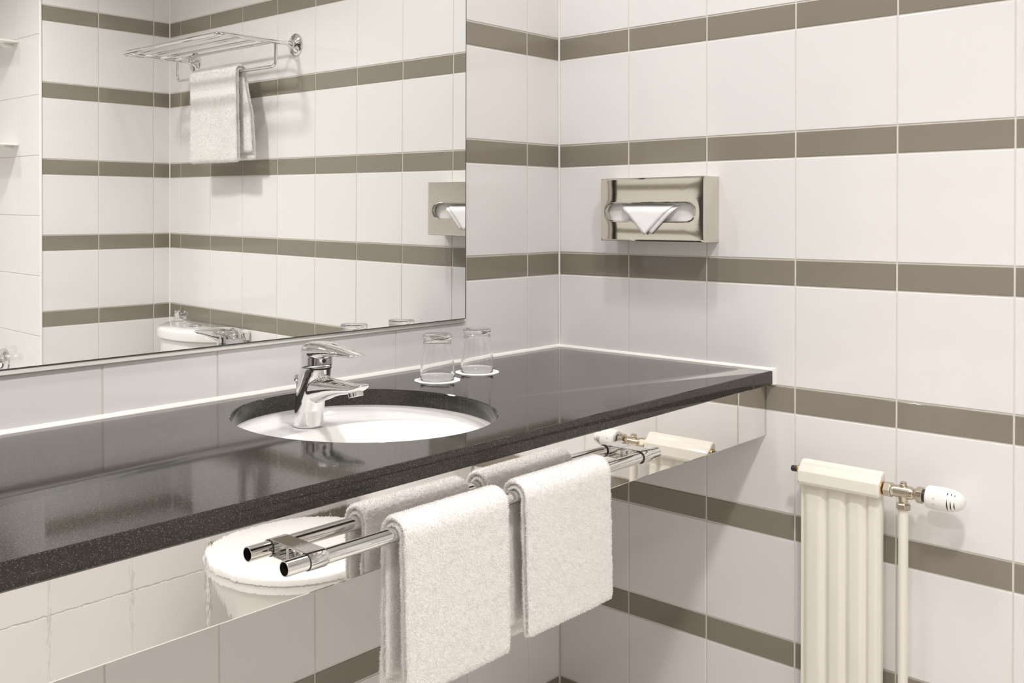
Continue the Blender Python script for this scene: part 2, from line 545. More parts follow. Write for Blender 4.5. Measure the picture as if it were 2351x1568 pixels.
f = [(0, 1, 3, 2), (4, 6, 7, 5), (0, 4, 5, 1), (2, 3, 7, 6), (0, 2, 6, 4), (1, 5, 7, 3)]
mesh_obj('backing_board', v, f, m_dark, mir)

box('bottom_seal', MIR_X0, MIR_X1+0.0035, -0.0075, gd, 0.9635, MIR_Z0-0.0004, m_seal, mir, bevel=0.002)
box('side_seal', MIR_X1-0.001, MIR_X1+0.0115, -0.0035, gd, 0.9635, MIR_Z1, m_seal, mir, bevel=0.002)

# ------------------------------------------------------------------ worktop
CT, CB, YF = 0.8796, 0.8510, -0.5542
XW0 = -2.45
ECX, ECY, EA, EB = -0.8165, -0.2683, 0.1980, 0.2222
top = empty('worktop', (-1.2, -0.28, CB), 'long black speckled granite worktop with an oval cut-out', 'worktop')
def slab():
    # angles chosen so the four corners are hit exactly
    XR = -0.0015; YR = -0.0015
    N = 160
    corners = [math.atan2(yy-ECY, xx-ECX) for xx in (XW0, XR) for yy in (YF, YR)]
    ang = sorted([2*math.pi*k/N-math.pi for k in range(N)] + corners)
    def outer(a, inset=0.0):
        c, s = math.cos(a), math.sin(a)
        t = 1e9
        x0, x1, y0, y1 = XW0, XR, YF+inset, YR
        if c > 1e-9: t = min(t, (x1-ECX)/c)
        if c < -1e-9: t = min(t, (x0-ECX)/c)
        if s > 1e-9: t = min(t, (y1-ECY)/s)
        if s < -1e-9: t = min(t, (y0-ECY)/s)
        return ECX+c*t, ECY+s*t
    def inner(a, g=0.0):
        c, s = math.cos(a), math.sin(a)
        r = 1/math.sqrt((c/(EA+g))**2+(s/(EB+g))**2)
        return ECX+c*r, ECY+s*r
    ch = 0.0022
    loops = []
    def add(fn, z): loops.append([(*fn(a), z) for a in ang])
    add(lambda a: inner(a, 0.0014), CT)                 # top inner edge
    add(lambda a: outer(a, ch), CT)
    add(lambda a: outer(a, 0.0006), CT-0.0009)
    add(lambda a: outer(a, 0.0), CT-ch)
    add(lambda a: outer(a, 0.0), CB+ch)
    add(lambda a: outer(a, ch), CB)
    add(lambda a: inner(a, 0.001), CB)
    add(lambda a: inner(a, 0.0), CB+0.001)
    add(lambda a: inner(a, 0.0), CT-0.0014)
    loops.append(loops[0])
    v, f = rings_vf(loops, caps=(False, False))
    return v, f
v, f = slab()
o = mesh_obj('stone_slab', v, f, m_granite, top, smooth=False)
bm = bmesh.new(); bm.from_mesh(o.data)
bmesh.ops.remove_doubles(bm, verts=bm.verts, dist=1e-6); bmesh.ops.recalc_face_normals(bm, faces=bm.faces)
for fc in bm.faces: fc.smooth = abs(fc.normal.z) < 0.98
bm.to_mesh(o.data); bm.free()
o.data.set_sharp_from_angle(angle=math.radians(25))
bead('silicone_seal', (XW0, 0, CT-0.001), (0, 0, CT-0.001), 0.0068, (0, -1, 0), (0, 0, 1), top, n=240)
bead('silicone_seal', (0, 0, CT-0.001), (0, YF-0.004, CT-0.001), 0.0060, (-1, 0, 0), (0, 0, 1), top, n=80)
bead('silicone_seal', (0, YF-0.0005, CB+0.001), (0, YF-0.0005, CT+0.004), 0.0062, (0, -1, 0), (-1, 0, 0), top, n=16)

# polished steel apron under the worktop
YA = -0.5375
AP0, AP1 = 0.7462, 0.8505
ap = empty('apron_panel', (-1.2, YA, AP0), 'mirror-polished steel panel hanging below the front of the worktop', 'panel')
def apron():
    nx = 1; v = []; f = []
    prof = [(AP1, 0.0), (AP0+0.002, 0.0), (AP0+0.0006, 0.0006), (AP0, 0.002), (AP0, 0.02)]
    x0, x1 = XW0, -0.0035
    for i in range(nx+1):
        x = x0+(x1-x0)*i/nx
        dy = 0.0
        for z, d in prof: v.append((x, YA+d+dy, z))
    m_ = len(prof)
    for i in range(nx):
        for j in range(m_-1):
            a = i*m_+j; f.append((a, a+1, a+1+m_, a+m_))
    o = mesh_obj('steel_sheet', v, f, m_steel, ap)
    if max(o.data.polygons, key=lambda p: p.area).normal.y > 0: o.data.flip_normals()
    s = o.modifiers.new('thickness', 'SOLIDIFY'); s.thickness = 0.0012; s.offset = -1
    return o
apron()
box('end_gasket', -0.0036, -0.0012, YA+0.0012, YA+0.006, AP0, AP1, m_dark, ap)
for x in (-0.2, -2.2):
    box('support_bracket', x, x+0.03, -0.5, 0.0, AP1-0.03, AP1, m_plastic, ap)

# ------------------------------------------------------------------ basin
LZ = 0.8360
bas = empty('wash_basin', (ECX, ECY, 0.70), 'white porcelain basin set under the oval cut-out of the black worktop', 'basin')
def basin():
    na, nr = 96, 46
    v = []; f = []
    BX, BY = ECX, ECY-0.045
    def h(x, y):
        # deep bowl in front of a flat tap ledge
        dx = (x-BX)/(EA*0.93); dy = (y-BY)/(0.165)
        d = (abs(dx)**2.3+abs(dy)**2.3)**(1/2.3)
        t = max(0.0, min(1.0, (1.0-d)/0.62))
        s = t*t*(3-2*t)
        return LZ - 0.125*s - 0.004*max(0, -(y-ECY))/0.2
    for i in range(nr+1):
        q = i/nr
        for k in range(na):
            a = 2*math.pi*k/na
            if q <= 0.86:
                s = q/0.86*0.965; z = None
            else:
                w_ = (q-0.86)/0.14
                s = 0.965+0.035*math.sin(w_*math.pi/2); z = w_
            g = 0.0035
            x = ECX+(EA+g)*s*math.cos(a); y = ECY+(EB+g)*s*math.sin(a)
            zz = h(x, y)
            if z is not None:
                zz = zz + (CB-0.0004-zz)*(1-math.cos(z*math.pi/2))
            v.append((x, y, zz))
    for i in range(nr):
        for k in range(na):
            a = i*na+k; b = i*na+(k+1) % na
            f.append((a, b, b+na, a+na))
    # flange under the stone
    n0 = len(v)
    for k in range(na):
        a = 2*math.pi*k/na
        v.append((ECX+(EA+0.028)*math.cos(a), ECY+(EB+0.028)*math.sin(a), CB-0.0004))
    for k in range(na):
        f.append((nr*na+k, nr*na+(k+1) % na, n0+(k+1) % na, n0+k))
    o = mesh_obj('bowl', v, f, m_porcelain, bas, smooth=True, sharp=80)
    bm = bmesh.new(); bm.from_mesh(o.data)
    bmesh.ops.remove_doubles(bm, verts=bm.verts, dist=1e-6); bmesh.ops.recalc_face_normals(bm, faces=bm.faces)
    up_ = sum(fc.normal.z*fc.calc_area() for fc in bm.faces)
    if up_ < 0: bmesh.ops.reverse_faces(bm, faces=bm.faces)
    bm.to_mesh(o.data); bm.free()
    s = o.modifiers.new('thickness', 'SOLIDIFY'); s.thickness = 0.009; s.offset = -1
basin()
zd = LZ-0.125
lathe('drain_ring', (ECX, ECY-0.045, zd-0.001), (0, 0, 1), [(0, 0.032), (0.0025, 0.031), (0.003, 0.026), (0.001, 0.022)], m_chrome, bas, 36)

# ------------------------------------------------------------------ faucet
FX, FY = -0.8135, -0.1175
fau = empty('basin_mixer_tap', (FX, FY, LZ), 'chrome single-lever mixer tap standing on the basin ledge', 'tap')
def ell_ring(cx, cy, cz, a, b, n=40, tilt=0.0, pw=2.0):
    r = []
    for k in range(n):
        t = 2*math.pi*k/n; c, s = math.cos(t), math.sin(t)
        x = a*math.copysign(abs(c)**(2/pw), c); y = b*math.copysign(abs(s)**(2/pw), s)
        r.append((cx+x, cy+y*math.cos(tilt), cz-y*math.sin(tilt)))
    return r
def sec_ring(cx, cy, cz, hw, hh, n=32, lean=0.0, pw=2.3):
    """cross-section standing across the Y axis"""
    r = []
    for k in range(n):
        t = 2*math.pi*k/n; c, s = math.cos(t), math.sin(t)
        x = hw*math.copysign(abs(c)**(2/pw), c); z = hh*math.copysign(abs(s)**(2/pw), s)
        r.append((cx+x, cy+z*lean, cz+z))
    return r
body = [ell_ring(FX, FY, LZ+0.0004, 0.0248, 0.0248), ell_ring(FX, FY, LZ+0.0015, 0.0254, 0.0254),
        ell_ring(FX, FY-0.001, LZ+0.012, 0.0249, 0.0250), ell_ring(FX, FY-0.0025, LZ+0.028, 0.0245, 0.0248),
        ell_ring(FX, FY-0.006, LZ+0.045, 0.0244, 0.0256), ell_ring(FX, FY-0.010, LZ+0.060, 0.0248, 0.0275, tilt=0.03),
        ell_ring(FX, FY-0.014, LZ+0.074, 0.0252, 0.0285, tilt=0.05), ell_ring(FX, FY-0.0175, LZ+0.087, 0.0256, 0.0280, tilt=0.06),
        ell_ring(FX, FY-0.0200, LZ+0.097, 0.0258, 0.0268, tilt=0.06), ell_ring(FX, FY-0.0215, LZ+0.1035, 0.0256, 0.0262, tilt=0.06)]
bv, bf = rings_vf(body)
sp = []
for (yy, zz, hw, hh, ln) in [(-0.108, 0.893, 0.016, 0.013, 0), (-0.125, 0.8965, 0.0215, 0.0205, 0), (-0.150, 0.9020, 0.0222, 0.0215, 0), (-0.170, 0.9055, 0.0215, 0.0185, 0),
                             (-0.185, 0.9080, 0.0205, 0.0150, 0), (-0.205, 0.9105, 0.0190, 0.0118, 0), (-0.225, 0.9120, 0.0178, 0.0095, 0),
                             (-0.243, 0.9135, 0.0165, 0.0078, 0), (-0.255, 0.9165, 0.0150, 0.0060, 0), (-0.2625, 0.9195, 0.0125, 0.0042, 0), (-0.2665, 0.9215, 0.0085, 0.0022, 0)]:
    sp.append(sec_ring(FX, yy, zz, hw, hh, 32, ln, 2.2))
sv, sf = rings_vf(sp)
n = len(bv)
o = mesh_obj('tap_body', bv+sv, bf+[tuple(i+n for i in q) for q in sf], m_chrome, fau, smooth=True)
rm = o.modifiers.new('fuse', 'REMESH'); rm.mode = 'VOXEL'; rm.voxel_size = 0.0009; rm.use_smooth_shade = True
sm = o.modifiers.new('soften', 'SMOOTH'); sm.iterations = 14; sm.factor = 0.5
# collar gap, cap and lever
CY = -0.1412; CZ = 0.9390
lathe('cap_gap', (FX, CY, CZ-0.0015), (0, -0.06, 1), [(0, 0.0245), (0.003, 0.0245)], m_dark, fau, 40)
hv = [ell_ring(FX, CY+0.0004, CZ+0.0010, 0.0252, 0.0256, 40, 0.05), ell_ring(FX, CY, CZ+0.0035, 0.0259, 0.0264, 40, 0.05),
      ell_ring(FX, CY, CZ+0.018, 0.0260, 0.0266), ell_ring(FX, CY, CZ+0.027, 0.0257, 0.0264), ell_ring(FX, CY-0.001, CZ+0.034, 0.0238, 0.0245),
      ell_ring(FX, CY-0.001, CZ+0.0395, 0.0180, 0.0190), ell_ring(FX, CY-0.001, CZ+0.0420, 0.0080, 0.0090)]
v1, f1 = rings_vf(hv)
lv = []
for (yy, zt, zb, hw) in [(-0.1165, 0.9650, 0.9590, 0.007), (-0.1195, 0.9710, 0.9570, 0.0135), (-0.1260, 0.9775, 0.9550, 0.0205), (-0.1350, 0.9808, 0.9545, 0.0250),
                         (-0.1480, 0.9820, 0.9550, 0.0268), (-0.1620, 0.9816, 0.9565, 0.0268), (-0.1770, 0.9803, 0.9590, 0.0258), (-0.1930, 0.9785, 0.9612, 0.0244),
                         (-0.2090, 0.9764, 0.9625, 0.0228), (-0.2240, 0.9742, 0.9630, 0.0208), (-0.2360, 0.9722, 0.9633, 0.0186), (-0.2450, 0.9706, 0.9640, 0.0160),
                         (-0.2515, 0.9694, 0.9650, 0.0128), (-0.2555, 0.9686, 0.9662, 0.0085)]:
    lv.append(sec_ring(FX, yy, (zt+zb)/2, hw, (zt-zb)/2, 32, 0, 2.5))
v2, f2 = rings_vf(lv)
n = len(v1)
o = mesh_obj('lever', v1+v2, f1+[tuple(i+n for i in q) for q in f2], m_chrome, fau, smooth=True)
rm = o.modifiers.new('fuse', 'REMESH'); rm.mode = 'VOXEL'; rm.voxel_size = 0.0008; rm.use_smooth_shade = True
sm = o.modifiers.new('soften', 'SMOOTH'); sm.iterations = 5; sm.factor = 0.5
ang_ = math.radians(-62)
dx_, dy_ = math.cos(ang_), math.sin(ang_)
lathe('indicator_dot', (FX-0.193*0.0262, CY-0.981*0.0264, CZ+0.0125), (-0.193, -0.981, 0), [(-0.001, 0.0034), (0.0008, 0.0034), (0.0012, 0.0028)], m_dark, fau, 20)
# aerator
ax = (0, -0.26, -1)
lathe('aerator', (FX, -0.2410, 0.9125), ax, [(-0.004, 0.0112), (0.004, 0.0118), (0.0045, 0.0124), (0.0115, 0.0124), (0.0120, 0.0115), (0.0112, 0.0100)], m_chrome, fau, 36)
# pop-up rod behind the body
lathe('lift_rod', (FX, FY+0.031, LZ), (0, 0, 1), [(0, 0.0022), (0.074, 0.0022)], m_chrome, fau, 14)
lathe('rod_knob', (FX, FY+0.031, LZ+0.072), (0, 0, 1), [(0, 0.003), (0.002, 0.0055), (0.006, 0.0066), (0.010, 0.0055), (0.012, 0.002)], m_chrome, fau, 22)

# ------------------------------------------------------------------ glasses on coasters
def coaster(x, y, label):
    t = empty('paper_coaster', (x, y, CT), label, 'coaster', None)
    v = []; f = []; N = 144
    R0 = 0.0432
    for z, s in ((0.0002, 1.0), (0.0014, 1.0)):
        for k in range(N):
            a = 2*math.pi*k/N
            r = R0*(0.985+0.030*abs(math.cos(6*a)))*s
            v.append((x+r*math.cos(a), y+r*math.sin(a), CT+z + (0.0007*math.sin(3*a+1) if z > 0.001 else 0)*0))
    v += [(x, y, CT+0.0014), (x, y, CT+0.0002)]
    for k in range(N):
        k2 = (k+1) % N
        f.append((k, k2, N+k2, N+k)); f.append((N+k, N+k2, 2*N)); f.append((k2, k, 2*N+1))
    mesh_obj('paper_disc', v, f, m_coaster, t)
    # printed emblem: two crossed strokes over short bars, and a thin ring
    V = []; F = []
    def stroke(ax_, ay_, bx_, by_, w_):
        d = Vector((bx_-ax_, by_-ay_, 0)); nrm = Vector((-d.y, d.x, 0)).normalized()*w_/2
        a = Vector((x+ax_, y+ay_, CT+0.0017)); b = Vector((x+bx_, y+by_, CT+0.0017))
        n0 = len(V); V.extend([a+nrm, a-nrm, b-nrm, b+nrm]); F.append((n0, n0+1, n0+2, n0+3))
    # directions: right in the picture is about (0.67,-0.74), away is (0.74,0.67)
    r_ = Vector((0.669, -0.743)); u_ = Vector((0.743, 0.669))
    def S(a, b, c, d, w_):
        p = r_*a+u_*b; q = r_*c+u_*d; stroke(p.x, p.y, q.x, q.y, w_)
    S(-0.008, -0.006, 0.001, 0.010, 0.0014); S(-0.006, 0.010, 0.003, -0.006, 0.0012); S(-0.002, 0.004, 0.006, 0.008, 0.001)
    for k in range(5): S(-0.012+k*0.0045, -0.012, -0.0095+k*0.0045, -0.012, 0.0016)
    mesh_obj('printed_emblem', V, F, m_print, t)
    return t

def tumbler(x, y, label):
    z0 = CT+0.0018
    t = empty('drinking_glass', (x, y, z0), label, 'glass')
    H = 0.0865
    # inverted: rim down at z0
    outer = [(0.0, 0.0313), (0.0008, 0.0319), (0.010, 0.0321), (0.028, 0.0317), (0.040, 0.0305), (0.050, 0.0288), (0.060, 0.0272), (0.068, 0.0263), (0.074, 0.0261),
             (0.0775, 0.0266), (0.080, 0.0275), (0.083, 0.0275), (0.0855, 0.0262), (H, 0.0235), (H, 0.0)]
    inner = [(0.0775, 0.0), (0.0772, 0.0180), (0.0755, 0.0228), (0.072, 0.0243), (0.066, 0.0248), (0.058, 0.0260), (0.049, 0.0275), (0.040, 0.0290), (0.028, 0.0302), (0.010, 0.0306), (0.0008, 0.0306)]
    lathe('glass_wall', (x, y, z0), (0, 0, 1), outer+inner, m_glass, t, 64, closed_prof=True, sharp=60)
    return t
G1 = (-0.5310, -0.1368); G2 = (-0.4120, -0.1262)
coaster(*G1, 'white scalloped paper coaster nearer the tap')
coaster(*G2, 'white scalloped paper coaster nearer the wall corner')
tumbler(*G1, 'upturned clear tumbler nearer the tap')
tumbler(*G2, 'upturned clear tumbler nearer the wall corner')

# ------------------------------------------------------------------ tissue dispenser
TX, TY0, TY1, TZ0, TZ1 = -0.0605, -0.4292, -0.1667, 1.1350, 1.2712
td = empty('tissue_dispenser', (0, -0.298, TZ0), 'polished steel tissue dispenser on the right wall with an oval slot', 'dispenser')
def dispenser():
    SY0, SY1, SZ0, SZ1 = -0.4085, -0.1835, 1.1790, 1.2162
    rz = (SZ1-SZ0)/2; cyc, czc = (SY0+SY1)/2, (SZ0+SZ1)/2
    N = 120
    cy0, cz0 = (TY0+TY1)/2, (TZ0+TZ1)/2
    cor = [math.atan2(zz-czc, yy-cyc) for yy in (TY0, TY1) for zz in (TZ0, TZ1)]
    ang = sorted([2*math.pi*k/N-math.pi+0.001 for k in range(N)]+cor)
    hw = (SY1-SY0)/2-rz
    def stad(a, g):
        c, s = math.cos(a), math.sin(a); r = rz+g
        # ray/stadium intersection
        if abs(s) > 1e-9 and abs(c/s*r) <= hw: return cyc+c/abs(s)*r, czc+math.copysign(r, s)
        sx = math.copysign(hw, c)
        b = sx*c; disc = b*b-(hw*hw-r*r)
        t = b+math.sqrt(max(disc, 0)); return cyc+c*t, czc+s*t
    def rect(a, ins):
        c, s = math.cos(a), math.sin(a); t = 1e9
        y0, y1, z0, z1 = TY0+ins, TY1-ins, TZ0+ins, TZ1-ins
        if c > 1e-9: t = min(t, (y1-cyc)/c)
        if c < -1e-9: t = min(t, (y0-cyc)/c)
        if s > 1e-9: t = min(t, (z1-czc)/s)
        if s < -1e-9: t = min(t, (z0-czc)/s)
        return cyc+c*t, czc+s*t
    loops = []
    def add(fn, x): loops.append([(x, *fn(a)) for a in ang])
    add(lambda a: stad(a, -0.0002), TX+0.0060)
    add(lambda a: stad(a, 0.0), TX+0.0010)
    add(lambda a: stad(a, 0.0006), TX-0.0012)
    add(lambda a: stad(a, 0.0016), TX-0.0020)
    add(lambda a: stad(a, 0.0027), TX-0.0014)
    add(lambda a: stad(a, 0.0034), TX+0.0000)
    add(lambda a: tuple(0.5*p+0.5*q for p, q in zip(stad(a, 0.0034), rect(a, 0.004))), TX-0.0002)
    add(lambda a: rect(a, 0.0035), TX)
    add(lambda a: rect(a, 0.0010), TX+0.0010)
    add(lambda a: rect(a, 0.0), TX+0.0035)
    add(lambda a: rect(a, 0.0), -0.0005)
    v, f = rings_vf(loops, caps=(False, False))
    o = mesh_obj('steel_case', v, f, m_steel_box, td, smooth=True, sharp=9)
    if sum(p.normal.x*p.area for p in o.data.polygons) > 0: o.data.flip_normals()
    lathe('screw', (-0.006, TY0, TZ0+0.0075), (0, -1, 0), [(0, 0.0028), (0.0008, 0.0028), (0.0012, 0.002)], m_chrome, td, 16)
    box('tissue_stack', TX+0.012, -0.002, TY0+0.006, TY1-0.006, TZ0+0.012, TZ1-0.012, m_paper, td, bevel=0.003)
dispenser()
def tissue():
    # folded to a point, hanging out of the slot
    t = empty('paper_tissue', (TX, -0.29, 1.18), 'white paper tissue folded to a point hanging from the dispenser slot', 'tissue')
    def sheet(name, A, B, Cc, x0, x1, bulge):
        n = 14; v = []; f = []
        idx = {}
        for i in range(n+1):
            for j in range(n+1-i):
                a = i/n; b = j/n; c = 1-a-b
                y = A[0]*c+B[0]*a+Cc[0]*b; z = A[1]*c+B[1]*a+Cc[1]*b
                xx = x0 + (x1-x0)*min(1, (1-b)*0+b*6) - bulge*b*(1.0+0.5*c)
                xx += 0.0006*noise.noise(Vector((y*60, z*60, bulge*900)))
                idx[i, j] = len(v); v.append((xx, y, z))
        for i in range(n):
            for j in range(n-i):
                f.append((idx[i, j], idx[i+1, j], idx[i, j+1]))
                if i+j < n-1: f.append((idx[i+1, j], idx[i+1, j+1], idx[i, j+1]))
        o = mesh_obj(name, v, f, m_paper, t, smooth=True)
        s = o.modifiers.new('t', 'SOLIDIFY'); s.thickness = 0.0004
    sheet('front_fold', (-0.2210, 1.2140), (-0.3560, 1.2130), (-0.2880, 1.1480), TX+0.008, TX-0.0028, 0.0045)
    sheet('rear_fold', (-0.2400, 1.2120), (-0.3680, 1.2110), (-0.3040, 1.1500), TX+0.010, TX-0.0018, 0.0025)
tissue()

# ------------------------------------------------------------------ towel rail under the worktop
RY, RZ, RR = -0.5735, 0.8005, 0.0090
rail = empty('towel_rail', (-0.815, RY, RZ), 'chrome towel rail on two brackets below the black worktop edge', 'rail')
RZ2 = 0.7985
def hollow(name, x0, x1, z0, z1, r, ri, mat, parent):
    n = 28; rings = []
    def ring(x, z, rr): return [(x, RY+rr*math.cos(2*math.pi*k/n), z+rr*math.sin(2*math.pi*k/n)) for k in range(n)]
    rings = [ring(x0+0.03, z0, ri), ring(x0, z0, ri), ring(x0, z0, r-0.0002), ring(x0+0.0006, z0, r), ring(x1-0.0006, z1, r), ring(x1, z1, r-0.0002), ring(x1, z1, ri), ring(x1-0.03, z1, ri)]
    v, f = rings_vf(rings, caps=(True, True))
    return mesh_obj(name, v, f, mat, parent, smooth=True, sharp=40)
tb = hollow('tube', -1.1831, -0.4470, RZ, RZ2, RR, RR-0.0013, m_chrome, rail)
lathe('tube_lining', (-1.1815, RY, RZ), (1, 0, 0), [(0, RR-0.0014), (0.028, RR-0.0016), (0.028, 0.0)], m_chrome_dark, rail, 24, caps=(False, False))
for k, xc in enumerate((-1.1405, -0.4830)):
    zc = RZ if k == 0 else RZ2
    hw = 0.0128
    n = 28
    def ring(x, rr, zc=zc): return [(x, RY+rr*math.cos(2*math.pi*q/n), zc+rr*math.sin(2*math.pi*q/n)) for q in range(n)]
    v, f = rings_vf([ring(xc-hw, RR), ring(xc-hw, RR+0.0016), ring(xc+hw*0.8, RR+0.0018), ring(xc+hw, RR+0.0008), ring(xc+hw, RR)], caps=(False, False))
    lathe('collar_gap', (xc-hw-0.0006, RY, zc), (1, 0, 0), [(0, RR+0.0002), (0, RR+0.0010), (0.0012, RR+0.0010), (0.0012, RR+0.0002)], m_dark, rail, 28, caps=(False, False))
    br = mesh_obj('bracket', v, f, m_chrome, rail, smooth=True, sharp=40)
    box('top_strap', xc-hw, xc+hw, RY-0.002, YA, zc+RR-0.0012, zc+RR+0.0014, m_chrome, br, bevel=0.0008)
    box('bottom_strap', xc-hw, xc+hw, RY, YA, zc-RR-0.0006, zc-RR+0.0012, m_chrome, br, bevel=0.0005)
    box('wall_plate', xc-hw, xc+hw, YA-0.0026, YA, zc-RR-0.0006, zc+RR+0.0010, m_chrome, br, bevel=0.0005)
    lathe('screw', (xc, YA-0.0026, zc), (0, -1, 0), [(0, 0.0035), (0.0015, 0.0032), (0.002, 0.002)], m_chrome, br, n=14)

# ------------------------------------------------------------------ towels
def ribbon(name, parent, center, axis, along0, along1, path, th, disp, mat=m_towel, nx=44, skew=None):
    """cloth sheet of thickness th following path (list of (h, z) across the bar), extruded along the bar.
       axis 'x': bar runs along x, h is y.  axis 'y': bar runs along y, h is x."""
    P_ = [Vector((p[0], p[1])) for p in path]
    # resample evenly
    L = [0]
    for a, b in zip(P_[:-1], P_[1:]): L.append(L[-1]+(b-a).length)
    step = 0.006; m_ = int(L[-1]/step)
    pts = []; j = 0
    for i in range(m_+1):
        s = L[-1]*i/m_
        while j < len(L)-2 and L[j+1] < s: j += 1
        t = (s-L[j])/max(L[j+1]-L[j], 1e-9)
        pts.append(P_[j].lerp(P_[j+1], min(t, 1)))
    nrm = []
    for i in range(len(pts)):
        a = pts[max(i-1, 0)]; b = pts[min(i+1, len(pts)-1)]
        d = (b-a).normalized(); nrm.append(Vector((-d.y, d.x)))
    V = []; F = []
    n = len(pts)
    for c in range(nx+1):
        u = c/nx
        e = min(u, 1-u)*(along1-along0)
        k = math.sqrt(max(0.0, 1-max(0, 1-e/(th*0.55))**2)) if e < th*0.55 else 1.0
        k = max(k, 0.25)
        for side in (1, -1):
            for i in range(n):
                endk = 1.0
                se = min(i, n-1-i)*step
                if se < th*0.5: endk = max(0.3, math.sqrt(1-(1-se/(th*0.5))**2))
                p = pts[i] + nrm[i]*side*th/2*k*endk
                s = along0+(along1-along0)*u
                dh, da = disp(i/(n-1), s, pts[i])
                h = p.x + dh; a_ = s + da
                a_ += 0.0016*noise.noise(Vector((pts[i].y*45, i*0.05, 5.0*u)))
                h += 0.0007*noise.noise(Vector((s*110, p.y*110, side*3.3)))
                V.append((a_, h, p.y) if axis == 'x' else (h, a_, p.y))
    W_ = 2*n
    for c in range(nx):
        for i in range(n-1):
            a = c*W_+i
            F.append((a, a+1, a+1+W_, a+W_))
            b = c*W_+n+i
            F.append((b+1, b, b+W_, b+1+W_))
        for i in (0, n-1):
            a = c*W_+i; b = c*W_+n+i
            F.append((a, a+W_, b+W_, b))
    for c in (0, nx):
        for i in range(n-1):
            a = c*W_+i; b = c*W_+n+i
            F.append((a, a+1, b+1, b))
    o = mesh_obj(name, V, F, mat, parent, smooth=True)
    return o

def pile(cloth, parent, count, length, name='loop_pile', width=0.0006, band=None):
    me = cloth.data
    nv = len(me.vertices)
    co = np.empty(nv*3); me.vertices.foreach_get('co', co); co = co.reshape(-1, 3)
    no = np.empty(nv*3); me.vertices.foreach_get('normal', no); no = no.reshape(-1, 3)
    me.calc_loop_triangles()
    nt_ = len(me.loop_triangles)
    tri = np.empty(nt_*3, dtype=np.int32); me.loop_triangles.foreach_get('vertices', tri); tri = tri.reshape(-1, 3)
    A, B, C_ = co[tri[:, 0]], co[tri[:, 1]], co[tri[:, 2]]
    ar = np.linalg.norm(np.cross(B-A, C_-A), axis=1)
    pick = rng.choice(nt_, size=count, p=ar/ar.sum())
    r1, r2 = rng.random(count), rng.random(count)
    fl = r1+r2 > 1; r1[fl] = 1-r1[fl]; r2[fl] = 1-r2[fl]
    p = A[pick]+(B[pick]-A[pick])*r1[:, None]+(C_[pick]-A[pick])*r2[:, None]
    if band is not None:                      # the flat woven border carries no loops
        keep = ~((p[:, 2] > band[0]) & (p[:, 2] < band[1]))
        p, pick, r1, r2 = p[keep], pick[keep], r1[keep], r2[keep]; count = len(p)
    nn = no[tri[pick, 0]]*(1-r1-r2)[:, None]+no[tri[pick, 1]]*r1[:, None]+no[tri[pick, 2]]*r2[:, None]
    nn /= np.linalg.norm(nn, axis=1)[:, None]+1e-9
    d = nn + rng.normal(0, 0.40, (count, 3)); d[:, 2] -= 0.25
    d /= np.linalg.norm(d, axis=1)[:, None]
    sd = np.cross(d, rng.normal(0, 1, (count, 3))); sd /= np.linalg.norm(sd, axis=1)[:, None]+1e-9
    ln = length*(0.45+0.75*rng.random(count))[:, None]
    v0 = p - nn*0.0004 + sd*width; v1 = p - nn*0.0004 - sd*width
    v2 = p + d*ln - sd*width*0.45; v3 = p + d*ln + sd*width*0.45
    V = np.stack([v0, v1, v2, v3], axis=1).reshape(-1, 3)
    m2 = bpy.data.meshes.new(name)
    m2.vertices.add(count*4); m2.vertices.foreach_set('co', V.ravel())
    m2.loops.add(count*4); m2.loops.foreach_set('vertex_index', np.arange(count*4, dtype=np.int32))
    m2.polygons.add(count); m2.polygons.foreach_set('loop_start', np.arange(0, count*4, 4, dtype=np.int32))
    m2.update(calc_edges=True)
    m2.materials.append(m_pile)
    o = bpy.data.objects.new(name, m2); link(o, parent)
    o['kind'] = 'stuff'
    return o

def rail_path(cy, cz, r_in, r_out, zf, zb_out, zb_in, flare=0.0):
    """doubled cloth: outer back hem, up, over the bar, down the front, fold, up inside, over, inner back hem. front is -h"""
    pts = []
    def line(h0, z0, h1, z1, n=12):
        for k in range(n): pts.append((h0+(h1-h0)*k/n, z0+(z1-z0)*k/n))
    def arc(r, a0, a1, n=14, cy_=cy, cz_=cz):
        for k in range(n): 
            a = a0+(a1-a0)*k/n; pts.append((cy_+r*math.cos(a), cz_+r*math.sin(a)))
    line(cy+r_out+flare, zb_out, cy+r_out, cz-0.04)
    line(cy+r_out, cz-0.04, cy+r_out, cz)
    arc(r_out, 0, math.pi)
    line(cy-r_out, cz, cy-r_out, zf+(r_out-r_in)/2)
    rc = (r_out-r_in)/2
    arc(rc, math.pi, 2*math.pi, 8, cy-(r_out+r_in)/2, zf+rc)
    line(cy-r_in, zf+rc, cy-r_in, cz)
    arc(r_in, math.pi, 0)
    line(cy+r_in, cz, cy+r_in, cz-0.04)
    line(cy+r_in, cz-0.04, cy+r_in+flare*0.5, zb_in)
    return pts

